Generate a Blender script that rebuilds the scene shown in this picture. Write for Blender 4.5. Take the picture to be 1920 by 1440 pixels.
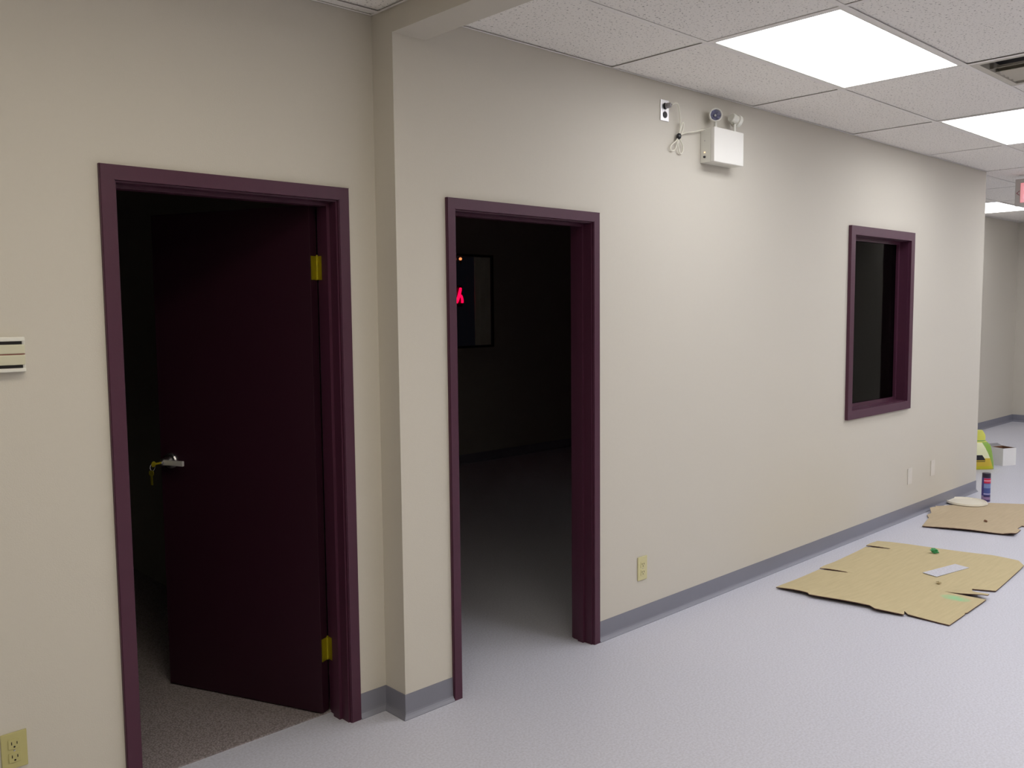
import bpy, bmesh, math, random
from mathutils import Vector, Matrix, noise

for o in list(bpy.data.objects):
    bpy.data.objects.remove(o, do_unlink=True)
S = bpy.context.scene
COL = S.collection
random.seed(7)

# ------------------------------------------------------------------ camera
def make_camera():
    cd = bpy.data.cameras.new('camera')
    cd.sensor_fit = 'HORIZONTAL'; cd.sensor_width = 36.0
    cd.lens = 1656.5204 / 1920 * 36.0
    cd.clip_start = 0.02; cd.clip_end = 100
    yaw, pitch, roll = 0.7553, -0.0836, -0.0095
    cy, sy = math.cos(yaw), math.sin(yaw)
    fwd = Vector((sy * math.cos(pitch), cy * math.cos(pitch), math.sin(pitch)))
    r = Vector((cy, -sy, 0)); u = r.cross(fwd)
    c, s = math.cos(roll), math.sin(roll)
    R = c * r + s * u; U = -s * r + c * u
    M = Matrix((R, U, -fwd)).transposed().to_4x4()
    M.translation = (-2.0125, -2.7726, 1.6199)
    co = bpy.data.objects.new('camera', cd); co.matrix_world = M
    COL.objects.link(co); S.camera = co
make_camera()

# ------------------------------------------------------------------ world, exposure
w = bpy.data.worlds.new('night'); S.world = w; w.use_nodes = True
w.node_tree.nodes['Background'].inputs[0].default_value = (0.002, 0.002, 0.003, 1)
w.node_tree.nodes['Background'].inputs[1].default_value = 1.0
S.view_settings.view_transform = 'Standard'; S.view_settings.look = 'None'
S.view_settings.exposure = 0.0; S.view_settings.gamma = 1.0
S.view_settings.use_curve_mapping = False
LAMP_MAIN = 7.3       # radiance of the fluorescent lenses of the hall
LAMP_MID = 12.0        # rows behind the camera
LAMP_REAR = 5.5
LAMP_LEFT = 9.2       # older, warmer tubes left of the beam
LAMP_LEFT2 = 11.5
LAMP_COL = (0.955, 0.965, 1.0)
LAMP_COL_LEFT = (1.0, 0.93, 0.78)

# ------------------------------------------------------------------ materials
def lin(c):
    c = c / 255.0
    return c / 12.92 if c <= 0.04045 else ((c + 0.055) / 1.055) ** 2.4
def rgb(r, g, b): return (lin(r), lin(g), lin(b), 1)

def base_mat(name):
    m = bpy.data.materials.new(name); m.use_nodes = True
    nt = m.node_tree
    return m, nt, nt.nodes['Principled BSDF']

def mat(name, col, rough=0.5, metal=0.0, var=0.0, scale=8.0, bump=0.0, bscale=120.0, spec=0.5, detail=3.0):
    m, nt, b = base_mat(name)
    b.inputs['Base Color'].default_value = col
    b.inputs['Roughness'].default_value = rough
    b.inputs['Metallic'].default_value = metal
    b.inputs['Specular IOR Level'].default_value = spec
    tc = nt.nodes.new('ShaderNodeTexCoord')
    if var > 0:
        n = nt.nodes.new('ShaderNodeTexNoise'); n.inputs['Scale'].default_value = scale; n.inputs['Detail'].default_value = detail
        nt.links.new(tc.outputs['Object'], n.inputs['Vector'])
        mx = nt.nodes.new('ShaderNodeMix'); mx.data_type = 'RGBA'
        mx.inputs[6].default_value = tuple(x * (1 - var) for x in col[:3]) + (1,)
        mx.inputs[7].default_value = tuple(min(1, x * (1 + var)) for x in col[:3]) + (1,)
        nt.links.new(n.outputs['Fac'], mx.inputs[0]); nt.links.new(mx.outputs[2], b.inputs['Base Color'])
    if bump > 0:
        n2 = nt.nodes.new('ShaderNodeTexNoise'); n2.inputs['Scale'].default_value = bscale; n2.inputs['Detail'].default_value = 2.0
        nt.links.new(tc.outputs['Object'], n2.inputs['Vector'])
        bp = nt.nodes.new('ShaderNodeBump'); bp.inputs['Strength'].default_value = bump; bp.inputs['Distance'].default_value = 0.004
        nt.links.new(n2.outputs['Fac'], bp.inputs['Height']); nt.links.new(bp.outputs['Normal'], b.inputs['Normal'])
    return m

def emit(name, col, strength):
    m, nt, b = base_mat(name)
    b.inputs['Base Color'].default_value = (0.8, 0.8, 0.8, 1)
    b.inputs['Emission Color'].default_value = tuple(col[:3]) + (1,)
    b.inputs['Emission Strength'].default_value = strength
    return m

M_WALL = mat('wall_paint', rgb(205, 199, 187), 0.75, var=0.012, scale=60, bump=0.10, bscale=220, spec=0.25)
M_DARKWALL = mat('shade_darkened_wall_paint', rgb(166, 162, 152), 0.8, var=0.02, scale=40, spec=0.2)  # wall paint darkened to hold down bounce light in the unlit rooms
M_PURPLE = mat('plum_paint', rgb(75, 37, 56), 0.42, var=0.06, scale=30, bump=0.05, bscale=150, spec=0.4)
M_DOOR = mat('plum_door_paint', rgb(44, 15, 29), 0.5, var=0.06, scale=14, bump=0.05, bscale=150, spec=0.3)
M_BASE = mat('grey_vinyl_base', rgb(126, 126, 137), 0.4, var=0.03, scale=20, spec=0.5)
M_BAR = mat('grid_bar_white', rgb(236, 232, 228), 0.5, spec=0.4)
M_PLENUM = mat('plenum_dark', rgb(30, 28, 26), 0.95)
M_WHITE = mat('white_enamel', rgb(232, 229, 222), 0.35, var=0.01, scale=10)
M_OFFWHITE = mat('offwhite_plastic', rgb(226, 224, 214), 0.4, var=0.02, scale=12)
M_IVORY = mat('ivory_plastic', rgb(206, 198, 150), 0.35, var=0.03, scale=30)
M_CREAM = mat('cream_plastic', rgb(206, 202, 176), 0.4)
M_LEVER_LIT = mat('brightened_lever_metal', rgb(215, 212, 208), 0.35, metal=0.35)  # paler and less metallic: light caught by the lever is in its colour
M_IVORY2 = mat('aged_ivory_plastic', rgb(186, 178, 120), 0.4, var=0.03, scale=30)
M_PLATE = mat('wall_coloured_plate', rgb(212, 206, 196), 0.4)
M_BLACK = mat('black_plastic', rgb(16, 15, 20), 0.35)
M_SLOT = mat('dark_slot', rgb(22, 17, 16), 0.7)
M_STEEL = mat('brushed_steel', rgb(240, 238, 240), 0.36, metal=1.0, var=0.04, scale=40)
M_CHROME = mat('satin_chrome', rgb(190, 188, 190), 0.28, metal=1.0)
M_BRASS = mat('polished_brass', rgb(180, 168, 36), 0.34, metal=0.8, var=0.08, scale=60)
M_CORD = mat('white_cord', rgb(226, 222, 206), 0.5)
M_GREYPLUG = mat('grey_plug', rgb(140, 136, 138), 0.45)
M_REFLECT = mat('lamp_reflector', rgb(150, 150, 175), 0.2, metal=0.7)
M_BOXWHITE = mat('white_carton', rgb(232, 230, 228), 0.6, var=0.02, scale=12)
M_BOXIN = mat('brown_carton_inside', rgb(120, 84, 62), 0.8, var=0.1, scale=20)
M_LID = mat('cream_plastic_lid', rgb(228, 221, 204), 0.4, var=0.02, scale=10)
M_GREEN = mat('green_tape', rgb(60, 150, 90), 0.5, var=0.25, scale=60)
M_GREYFLAP = mat('grey_flap', rgb(130, 128, 132), 0.6)
M_BLIND = mat('pale_blind', rgb(232, 230, 214), 0.7, var=0.05, scale=20)
M_WINFRAME = mat('dark_window_frame', rgb(40, 38, 38), 0.5)
M_CANTOP = mat('can_cap', rgb(34, 22, 48), 0.35)
M_ROOFMETAL = mat('diffuser_metal', rgb(196, 190, 178), 0.45, var=0.02, scale=20)
M_RED = emit('exit_red', (0.75, 0.02, 0.07), 0.62)
M_PINK = emit('exit_glow', (0.85, 0.10, 0.20), 0.6)
M_CHEV = mat('chevron_faint', rgb(150, 96, 104), 0.5)
M_NEON = emit('neon_red', (1.0, 0.0, 0.05), 1.6)
M_AMBER = emit('amber_lamp', (1.0, 0.30, 0.10), 1.2)
M_LED = emit('indicator_led', (1.0, 0.55, 0.2), 1.5)
M_LENS = emit('lamp_lens', LAMP_COL, LAMP_MAIN)
M_LENSB = emit('lamp_lens_mid', LAMP_COL, LAMP_MID)
M_LENSC = emit('lamp_lens_rear', LAMP_COL, LAMP_REAR)
M_LENSL = emit('lamp_lens_warm', LAMP_COL_LEFT, LAMP_LEFT)
M_LENSL2 = emit('lamp_lens_warm_rear', LAMP_COL_LEFT, LAMP_LEFT2)

def glass_mat(name, c, ior=1.45):
    m, nt, b = base_mat(name)
    b.inputs['Base Color'].default_value = (c, c, c, 1)
    b.inputs['Roughness'].default_value = 0.02
    b.inputs['Transmission Weight'].default_value = 1.0
    b.inputs['IOR'].default_value = ior
    return m
M_GLASS = glass_mat('window_glass', 0.92)
M_GLASSDARK = glass_mat('shade_tint_glass', 0.20, 1.12)  # darkness of the room behind put into the tint; low index mutes reflections

def tile_mat():
    m, nt, b = base_mat('fissured_ceiling_tile')
    b.inputs['Roughness'].default_value = 0.9; b.inputs['Specular IOR Level'].default_value = 0.15
    tc = nt.nodes.new('ShaderNodeTexCoord')
    n = nt.nodes.new('ShaderNodeTexNoise'); n.inputs['Scale'].default_value = 95; n.inputs['Detail'].default_value = 2.5; n.inputs['Roughness'].default_value = 0.6
    nt.links.new(tc.outputs['Object'], n.inputs['Vector'])
    r = nt.nodes.new('ShaderNodeValToRGB')
    r.color_ramp.elements[0].position = 0.32; r.color_ramp.elements[0].color = rgb(160, 154, 150)
    r.color_ramp.elements[1].position = 0.41; r.color_ramp.elements[1].color = rgb(248, 244, 238)
    nt.links.new(n.outputs['Fac'], r.inputs[0])
    n2 = nt.nodes.new('ShaderNodeTexNoise'); n2.inputs['Scale'].default_value = 220; n2.inputs['Detail'].default_value = 2
    nt.links.new(tc.outputs['Object'], n2.inputs['Vector'])
    mx = nt.nodes.new('ShaderNodeMix'); mx.data_type = 'RGBA'; mx.blend_type = 'MULTIPLY'; mx.inputs[0].default_value = 0.1
    nt.links.new(r.outputs[0], mx.inputs[6]); nt.links.new(n2.outputs['Fac'], mx.inputs[7])
    nt.links.new(mx.outputs[2], b.inputs['Base Color'])
    bp = nt.nodes.new('ShaderNodeBump'); bp.inputs['Strength'].default_value = 0.35; bp.inputs['Distance'].default_value = 0.004
    nt.links.new(r.outputs[0], bp.inputs['Height']); nt.links.new(bp.outputs['Normal'], b.inputs['Normal'])
    return m
M_TILE = tile_mat()

def floor_mat():
    m, nt, b = base_mat('speckled_vinyl_floor')
    b.inputs['Roughness'].default_value = 0.42; b.inputs['Specular IOR Level'].default_value = 0.35
    tc = nt.nodes.new('ShaderNodeTexCoord')
    n = nt.nodes.new('ShaderNodeTexNoise'); n.inputs['Scale'].default_value = 110; n.inputs['Detail'].default_value = 3
    nt.links.new(tc.outputs['Object'], n.inputs['Vector'])
    r = nt.nodes.new('ShaderNodeValToRGB')
    r.color_ramp.elements[0].position = 0.36; r.color_ramp.elements[0].color = rgb(190, 189, 198)
    r.color_ramp.elements[1].position = 0.62; r.color_ramp.elements[1].color = rgb(203, 203, 213)
    nt.links.new(n.outputs['Fac'], r.inputs[0]); nt.links.new(r.outputs[0], b.inputs['Base Color'])
    n3 = nt.nodes.new('ShaderNodeTexNoise'); n3.inputs['Scale'].default_value = 1.6
    nt.links.new(tc.outputs['Object'], n3.inputs['Vector'])
    mr = nt.nodes.new('ShaderNodeMapRange'); mr.inputs[3].default_value = 0.36; mr.inputs[4].default_value = 0.5
    nt.links.new(n3.outputs['Fac'], mr.inputs[0]); nt.links.new(mr.outputs[0], b.inputs['Roughness'])
    return m
M_FLOOR = floor_mat()

def carpet_mat():
    m, nt, b = base_mat('loop_carpet')
    b.inputs['Roughness'].default_value = 0.95; b.inputs['Specular IOR Level'].default_value = 0.1
    tc = nt.nodes.new('ShaderNodeTexCoord')
    n = nt.nodes.new('ShaderNodeTexVoronoi'); n.inputs['Scale'].default_value = 125
    nt.links.new(tc.outputs['Object'], n.inputs['Vector'])
    r = nt.nodes.new('ShaderNodeValToRGB')
    r.color_ramp.elements[0].position = 0.0; r.color_ramp.elements[0].color = rgb(170, 160, 160)
    r.color_ramp.elements[1].position = 0.75; r.color_ramp.elements[1].color = rgb(128, 119, 118)
    nt.links.new(n.outputs['Distance'], r.inputs[0]); nt.links.new(r.outputs[0], b.inputs['Base Color'])
    bp = nt.nodes.new('ShaderNodeBump'); bp.inputs['Strength'].default_value = 0.7; bp.inputs['Distance'].default_value = 0.006; bp.invert = True
    nt.links.new(n.outputs['Distance'], bp.inputs['Height']); nt.links.new(bp.outputs['Normal'], b.inputs['Normal'])
    return m
M_CARPET = carpet_mat()

class Mask:
    """small helper to write arithmetic node expressions"""
    def __init__(s, nt): s.nt = nt
    def op(s, o, a, b=None):
        n = s.nt.nodes.new('ShaderNodeMath'); n.operation = o
        for i, v in enumerate((a, b)):
            if v is None: continue
            if isinstance(v, (int, float)): n.inputs[i].default_value = v
            else: s.nt.links.new(v, n.inputs[i])
        return n.outputs[0]
    def mix(s, f, a, b):
        n = s.nt.nodes.new('ShaderNodeMix'); n.data_type = 'RGBA'; s.nt.links.new(f, n.inputs[0])
        for i, v in ((6, a), (7, b)):
            if isinstance(v, tuple): n.inputs[i].default_value = v
            else: s.nt.links.new(v, n.inputs[i])
        return n.outputs[2]
    def band(s, v, lo, hi): return s.op('MULTIPLY', s.op('GREATER_THAN', v, lo), s.op('LESS_THAN', v, hi))

def card_mat(name, col, stain=None):
    m, nt, b = base_mat(name)
    b.inputs['Roughness'].default_value = 0.85; b.inputs['Specular IOR Level'].default_value = 0.15
    tc = nt.nodes.new('ShaderNodeTexCoord')
    mp = nt.nodes.new('ShaderNodeMapping'); mp.inputs['Scale'].default_value = (6, 55, 6); mp.inputs['Rotation'].default_value = (0, 0, 0.15)
    nt.links.new(tc.outputs['Object'], mp.inputs['Vector'])
    n = nt.nodes.new('ShaderNodeTexNoise'); n.inputs['Scale'].default_value = 1.0; n.inputs['Detail'].default_value = 4
    nt.links.new(mp.outputs['Vector'], n.inputs['Vector'])
    k = Mask(nt)
    c = k.mix(n.outputs['Fac'], tuple(x * .88 for x in col[:3]) + (1,), tuple(x * 1.1 for x in col[:3]) + (1,))
    if stain:
        sx, sy, rx, ry, sc = stain
        sp = nt.nodes.new('ShaderNodeSeparateXYZ'); nt.links.new(tc.outputs['Object'], sp.inputs[0])
        dx = k.op('DIVIDE', k.op('SUBTRACT', sp.outputs[0], sx), rx); dy = k.op('DIVIDE', k.op('SUBTRACT', sp.outputs[1], sy), ry)
        d = k.op('ADD', k.op('MULTIPLY', dx, dx), k.op('MULTIPLY', dy, dy))
        f = k.op('MULTIPLY', k.op('SUBTRACT', 1.0, k.op('MINIMUM', d, 1.0)), 1.0)
        n4 = nt.nodes.new('ShaderNodeTexNoise'); n4.inputs['Scale'].default_value = 40; nt.links.new(tc.outputs['Object'], n4.inputs['Vector'])
        f = k.op('MINIMUM', k.op('MULTIPLY', f, k.op('MULTIPLY', n4.outputs['Fac'], 1.7)), 0.8)
        c = k.mix(f, c, sc)
    nt.links.new(c, b.inputs['Base Color'])
    return m
M_CARD1 = card_mat('cardboard_tan', rgb(192, 177, 140), (3.03, -0.975, 0.055, 0.085, rgb(140, 200, 150)))
M_CARD2 = card_mat('cardboard_brown', rgb(184, 167, 140))
M_CARDEDGE = mat('cardboard_cut_edge', rgb(96, 66, 56), 0.9, var=0.15, scale=40)

def bag_mat():
    m, nt, b = base_mat('printed_plastic_bag')
    b.inputs['Roughness'].default_value = 0.35
    tc = nt.nodes.new('ShaderNodeTexCoord'); sp = nt.nodes.new('ShaderNodeSeparateXYZ'); nt.links.new(tc.outputs['Object'], sp.inputs[0])
    k = Mask(nt); u, z = sp.outputs[0], sp.outputs[2]
    c = k.mix(k.op('GREATER_THAN', z, 0.27), rgb(232, 232, 190), rgb(214, 214, 96))
    c = k.mix(k.op('LESS_THAN', z, 0.118), c, rgb(218, 190, 60))
    c = k.mix(k.op('LESS_THAN', z, 0.035), c, rgb(206, 200, 40))
    # diagonal green margin
    e = k.op('ADD', u, k.op('MULTIPLY', k.op('SUBTRACT', z, 0.05), 0.50))
    g = k.op('MULTIPLY', k.op('GREATER_THAN', e, 0.122), k.op('LESS_THAN', z, 0.275))
    c = k.mix(g, c, rgb(140, 178, 72))
    # black lettering and its underline, cut by the wall in the photograph
    l1 = k.op('MULTIPLY', k.band(z, 0.098, 0.150), k.op('LESS_THAN', k.op('ADD', u, k.op('MULTIPLY', k.op('SUBTRACT', z, 0.098), 0.7)), 0.042))
    l2 = k.op('MULTIPLY', k.band(z, 0.082, 0.089), k.op('LESS_THAN', u, 0.04))
    lf = k.op('MULTIPLY', k.op('MAXIMUM', l1, l2), k.op('GREATER_THAN', u, -0.09))
    c = k.mix(lf, c, rgb(26, 22, 30))
    nt.links.new(c, b.inputs['Base Color'])
    return m
M_BAG = bag_mat()

def can_mat():
    m, nt, b = base_mat('spray_can_print')
    b.inputs['Roughness'].default_value = 0.3
    tc = nt.nodes.new('ShaderNodeTexCoord'); sp = nt.nodes.new('ShaderNodeSeparateXYZ'); nt.links.new(tc.outputs['Object'], sp.inputs[0])
    k = Mask(nt); x, y, z = sp.outputs
    front = k.op('GREATER_THAN', k.op('SUBTRACT', k.op('MULTIPLY', x, -0.35), y), 0.004)   # label panel
    c = k.mix(k.op('GREATER_THAN', z, 0.05), rgb(150, 130, 165), rgb(72, 62, 130))
    p = k.mix(k.band(z, 0.155, 0.197), rgb(70, 84, 150), rgb(196, 40, 80))
    p = k.mix(k.band(z, 0.171, 0.182), p, rgb(226, 150, 170))
    p = k.mix(k.band(z, 0.115, 0.150), p, rgb(120, 140, 190))
    p = k.mix(k.band(z, 0.062, 0.070), p, rgb(176, 170, 206))
    p = k.mix(k.op('LESS_THAN', z, 0.055), p, rgb(62, 48, 100))
    p = k.mix(k.band(z, 0.018, 0.040), p, rgb(150, 122, 160))
    c = k.mix(front, c, p)
    nt.links.new(c, b.inputs['Base Color'])
    return m
M_CAN = can_mat()

# ------------------------------------------------------------------ mesh helpers
def link(name, bm, m, parent=None, smooth=False, loc=None):
    me = bpy.data.meshes.new(name)
    bmesh.ops.recalc_face_normals(bm, faces=bm.faces)
    bm.to_mesh(me); bm.free()
    ms = m if isinstance(m, (list, tuple)) else [m]
    for x in ms: me.materials.append(x)
    if smooth:
        for p in me.polygons: p.use_smooth = True
    o = bpy.data.objects.new(name, me); COL.objects.link(o)
    if parent is not None: o.parent = parent
    if loc is not None: o.location = loc
    return o

def B(): return bmesh.new()

def box(bm, x0, x1, y0, y1, z0, z1, bev=0.0, mi=0):
    vs = [bm.verts.new((x, y, z)) for x in (x0, x1) for y in (y0, y1) for z in (z0, z1)]
    idx = [(0, 1, 3, 2), (4, 6, 7, 5), (0, 4, 5, 1), (2, 3, 7, 6), (0, 2, 6, 4), (1, 5, 7, 3)]
    fs = [bm.faces.new([vs[i] for i in f]) for f in idx]
    for f in fs: f.material_index = mi
    if bev > 0:
        bmesh.ops.recalc_face_normals(bm, faces=fs)
        es = {e for f in fs for e in f.edges}
        bmesh.ops.bevel(bm, geom=list(es), offset=bev, segments=2, profile=0.6, affect='EDGES')
    return bm

def one_box(name, m, parent, *a, **k): return link(name, box(B(), *a, **k), m, parent)

def prism(bm, pts, lo, hi, axis='y', mi=0):
    """pts: 2D polygon; axis y -> (x,z) polygon extruded in y; z -> (x,y); x -> (y,z)"""
    def P(p, t):
        return {'y': (p[0], t, p[1]), 'z': (p[0], p[1], t), 'x': (t, p[0], p[1])}[axis]
    a = [bm.verts.new(P(p, lo)) for p in pts]; b = [bm.verts.new(P(p, hi)) for p in pts]
    n = len(pts); fs = [bm.faces.new(a), bm.faces.new(b[::-1])]
    for i in range(n): fs.append(bm.faces.new((a[i], b[i], b[(i + 1) % n], a[(i + 1) % n])))
    for f in fs: f.material_index = mi
    return bm

def lathe(bm, prof, n=24, axis=Vector((0, 0, 1)), origin=Vector((0, 0, 0)), mi=0):
    q = Vector((0, 0, 1)).rotation_difference(axis.normalized())
    rings = []
    for r, h in prof:
        if r < 1e-6: rings.append([bm.verts.new(origin + q @ Vector((0, 0, h)))])
        else: rings.append([bm.verts.new(origin + q @ Vector((r * math.cos(2 * math.pi * i / n), r * math.sin(2 * math.pi * i / n), h))) for i in range(n)])
    for a, b in zip(rings, rings[1:]):
        for i in range(n):
            j = (i + 1) % n
            if len(a) == 1 and len(b) == 1: continue
            if len(a) == 1: f = bm.faces.new((a[0], b[i], b[j]))
            elif len(b) == 1: f = bm.faces.new((a[i], a[j], b[0]))
            else: f = bm.faces.new((a[i], a[j], b[j], b[i]))
            f.material_index = mi
    return bm

def smooth_path(pts, k=8):
    P = [Vector(p) for p in pts]; P = [2 * P[0] - P[1]] + P + [2 * P[-1] - P[-2]]
    out = []
    for i in range(1, len(P) - 2):
        a, b, c, d = P[i - 1:i + 3]
        for s in range(k):
            t = s / k
            out.append(0.5 * (2 * b + (c - a) * t + (2 * a - 5 * b + 4 * c - d) * t * t + (3 * b - a - 3 * c + d) * t ** 3))
    out.append(P[-2]); return out

def tube(bm, pts, r, n=8, k=8):
    P = smooth_path(pts, k); rings = []
    up = Vector((0.31, 0.87, 0.2)).normalized()
    for i, p in enumerate(P):
        t = (P[min(i + 1, len(P) - 1)] - P[max(i - 1, 0)]).normalized()
        a = t.cross(up)
        a = a.normalized() if a.length > 1e-4 else Vector((1, 0, 0)); b = t.cross(a); up = a.cross(t)
        up = -up if up.dot(Vector((0.31, 0.87, 0.2))) < 0 else up
        rings.append([bm.verts.new(p + r * (math.cos(2 * math.pi * j / n) * a + math.sin(2 * math.pi * j / n) * b)) for j in range(n)])
    for a, b in zip(rings, rings[1:]):
        for j in range(n): bm.faces.new((a[j], a[(j + 1) % n], b[(j + 1) % n], b[j]))
    bm.faces.new(rings[0]); bm.faces.new(rings[-1][::-1]); return bm

def tag(o, label, cat, group=None):
    o['label'] = label; o['category'] = cat
    if group: o['group'] = group
    return o
def thing(name, label, cat, loc, group=None, rz=0.0):
    o = bpy.data.objects.new(name, None); COL.objects.link(o)
    o.location = loc; o.rotation_euler = (0, 0, rz); o.empty_display_size = 0.1
    return tag(o, label, cat, group)
def struct(o, label=None):
    o['kind'] = 'structure'
    if label: o['label'] = label
    return o
def struct_empty(name, loc, label):
    o = bpy.data.objects.new(name, None); COL.objects.link(o); o.location = loc; return struct(o, label)

# ------------------------------------------------------------------ dimensions (metres)
D = 0.1324          # the left wall stands this much behind the right wall
LT = 0.1326         # its thickness
RT = 0.12           # right wall thickness
L = 6.149           # right wall ends here
ZC = 2.747          # ceiling
ZB = 2.659          # underside of the beam
BX = 0.155          # beam width
YB = -7.6           # rear wall behind the camera
XL = -4.2           # left end of the room
XF, YF = 11.5, 1.375
H = 2.83            # wall tops, above the tiles
BH = 0.099

# ------------------------------------------------------------------ shell
struct(one_box('floor', M_FLOOR, None, XL - .1, XF + .12, YB - .1, 4.6, -0.1, 0.0), 'pale lilac grey speckled vinyl floor running through the hall')
struct(one_box('floor_carpet', M_CARPET, None, -3.26, 0.01, D + LT - 0.003, 3.96, 0.0, 0.006), 'brown grey loop carpet of the dark room behind the left doorway')

DX0, DX1, DT = -1.034, -0.1287, 2.085     # casing outline of the left doorway
EX0, EX1, ET = 0.2413, 1.1616, 2.069      # casing outline of the middle doorway
WX0, WX1, WZ0, WZ1 = 3.677, 4.686, 0.857, 2.158   # casing outline of the window

def wall_with_holes(bm, x0, x1, y0, y1, z1, holes):
    xs = x0
    for (a, b, lo, hi) in holes:
        box(bm, xs, a, y0, y1, 0, z1)
        if lo > 0: box(bm, a, b, y0, y1, 0, lo)
        box(bm, a, b, y0, y1, hi, z1)
        xs = b
    box(bm, xs, x1, y0, y1, 0, z1); return bm

struct(link('wall_left', wall_with_holes(B(), XL, 0.0, D, D + LT, H, [(DX0 + .024, DX1 - .024, 0, DT - .024)]), M_WALL), 'beige painted wall around the left doorway')
bm = wall_with_holes(B(), 0.0, L, 0.0, RT, H, [(EX0 + .02, EX1 - .02, 0, ET - .02), (WX0 + .03, WX1 - .03, WZ0 + .03, WZ1 - .03)])
box(bm, 0.0, .12, RT, D + LT, 0, H)
struct(link('wall_right', bm, M_WALL), 'long beige painted wall with the middle doorway and the window')
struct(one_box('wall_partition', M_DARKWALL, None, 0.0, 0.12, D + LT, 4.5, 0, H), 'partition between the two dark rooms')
struct(one_box('wall_return', M_WALL, None, L - .06, L, RT, 4.5, 0, H), 'wall returning behind the end of the long beige wall')
struct(one_box('wall_far', M_WALL, None, L, XF, YF, YF + .12, 0, H), 'beige wall in the far recess')
struct(one_box('wall_end', M_WALL, None, XF, XF + .12, YB, YF + .12, 0, H), 'shaded end wall of the hall')
struct(one_box('wall_rear', M_WALL, None, XL, XF, YB - .12, YB, 0, H), 'wall behind the photographer')
struct(one_box('wall_side', M_WALL, None, XL - .12, XL, YB, 4.0, 0, H), 'wall at the left end of the hall')
# the dark rooms
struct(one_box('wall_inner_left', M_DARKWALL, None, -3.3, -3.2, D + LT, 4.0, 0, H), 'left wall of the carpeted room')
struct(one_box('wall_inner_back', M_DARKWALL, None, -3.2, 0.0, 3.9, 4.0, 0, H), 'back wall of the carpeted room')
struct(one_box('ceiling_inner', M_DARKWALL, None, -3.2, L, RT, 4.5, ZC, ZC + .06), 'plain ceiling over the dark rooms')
NX0, NX1, NZ0, NZ1 = 3.05, 4.40, 1.225, 2.205      # the dark room's outside window
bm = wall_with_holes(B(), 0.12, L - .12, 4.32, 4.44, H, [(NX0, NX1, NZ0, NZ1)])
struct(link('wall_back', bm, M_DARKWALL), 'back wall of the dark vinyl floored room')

struct(one_box('wall_inner_lining', M_DARKWALL, None, L - .12, L - .06, RT, 4.5, 0, H), 'added darkened lining on the dark room end wall')  # lining added to darken the view through the interior window
# beam (bulkhead) between the two ceiling fields
struct(one_box('trim_beam', M_WALL, None, 0.0, BX, YB, 0.0, ZB, H), 'painted beam crossing the ceiling above the pilaster')

# ------------------------------------------------------------------ cove base
PROF = [(0, BH), (0.0028, BH), (0.0032, 0.026), (0.0048, 0.019), (0.009, 0.012), (0.0165, 0.003), (0.0165, 0.0), (0, 0.0)]
def cove(name, path, label, m=M_BASE):
    """path walked so that the room lies on the right-hand side"""
    P = [Vector((p[0], p[1])) for p in path]
    def nrm(a, b):
        d = (b - a).normalized(); return Vector((d.y, -d.x))
    bm = B(); rings = []
    for i, p in enumerate(P):
        if i == 0: off = nrm(P[0], P[1])
        elif i == len(P) - 1: off = nrm(P[-2], P[-1])
        else:
            a, b = nrm(P[i - 1], P[i]), nrm(P[i], P[i + 1]); off = (a + b) / (1 + a.dot(b))
        rings.append([bm.verts.new((p.x + off.x * o, p.y + off.y * o, z)) for o, z in PROF])
    n = len(PROF)
    for a, b in zip(rings, rings[1:]):
        for j in range(n): bm.faces.new((a[j], a[(j + 1) % n], b[(j + 1) % n], b[j]))
    bm.faces.new(rings[0]); bm.faces.new(rings[-1][::-1])
    o = link(name, bm, m)
    return struct(o, label)
cove('baseboard_left', [(XL, D), (DX0, D)], 'grey vinyl cove base left of the left doorway')
cove('baseboard_pilaster', [(DX1, D), (0, D), (0, 0), (EX0, 0)], 'grey vinyl cove base folding round the corner between the two doorways')
cove('baseboard_right', [(EX1, 0), (L, 0), (L, YF), (XF, YF), (XF, YB)], 'grey vinyl cove base along the long wall')
cove('baseboard_back', [(0.12, 4.32), (L - .12, 4.32)], 'dark cove base of the back room', M_BASE)

# ------------------------------------------------------------------ ceiling
GX, GY = 1.262, -0.528
PX, PY = 1.2192, 0.6096
ceil = one_box('ceiling', M_PLENUM, None, XL, XF, YB, YF, ZC + .075, ZC + .12)
struct(ceil, 'suspended ceiling of fissured tiles in a white grid')
SHL = -.653      # the field left of the beam has its own grid origin
REG = [(XL, 0.0, YB, D, SHL), (BX, 6.1388, YB, 0.0, 0.0), (6.1388, XF, YB, YF, 0.0)]
xl = [GX + PX * k for k in range(-5, 10)]
yl = [GY + PY * k for k in range(-13, 5)]
lamps = []   # filled cells (ix, iy)
VENT_X = (GX + PX, GX + PX + PY)
LAMPCELLS = {(0, -1), (2, -1), (4, -1), (6, 2), (8, -1)} | {(i, j) for i in (0, 2, 4, 6, 8) for j in (-4, -8)} | {(-2, -2), (-2, -5), (-2, -8)}
GAP = 0.004
tile_cache = {}
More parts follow.
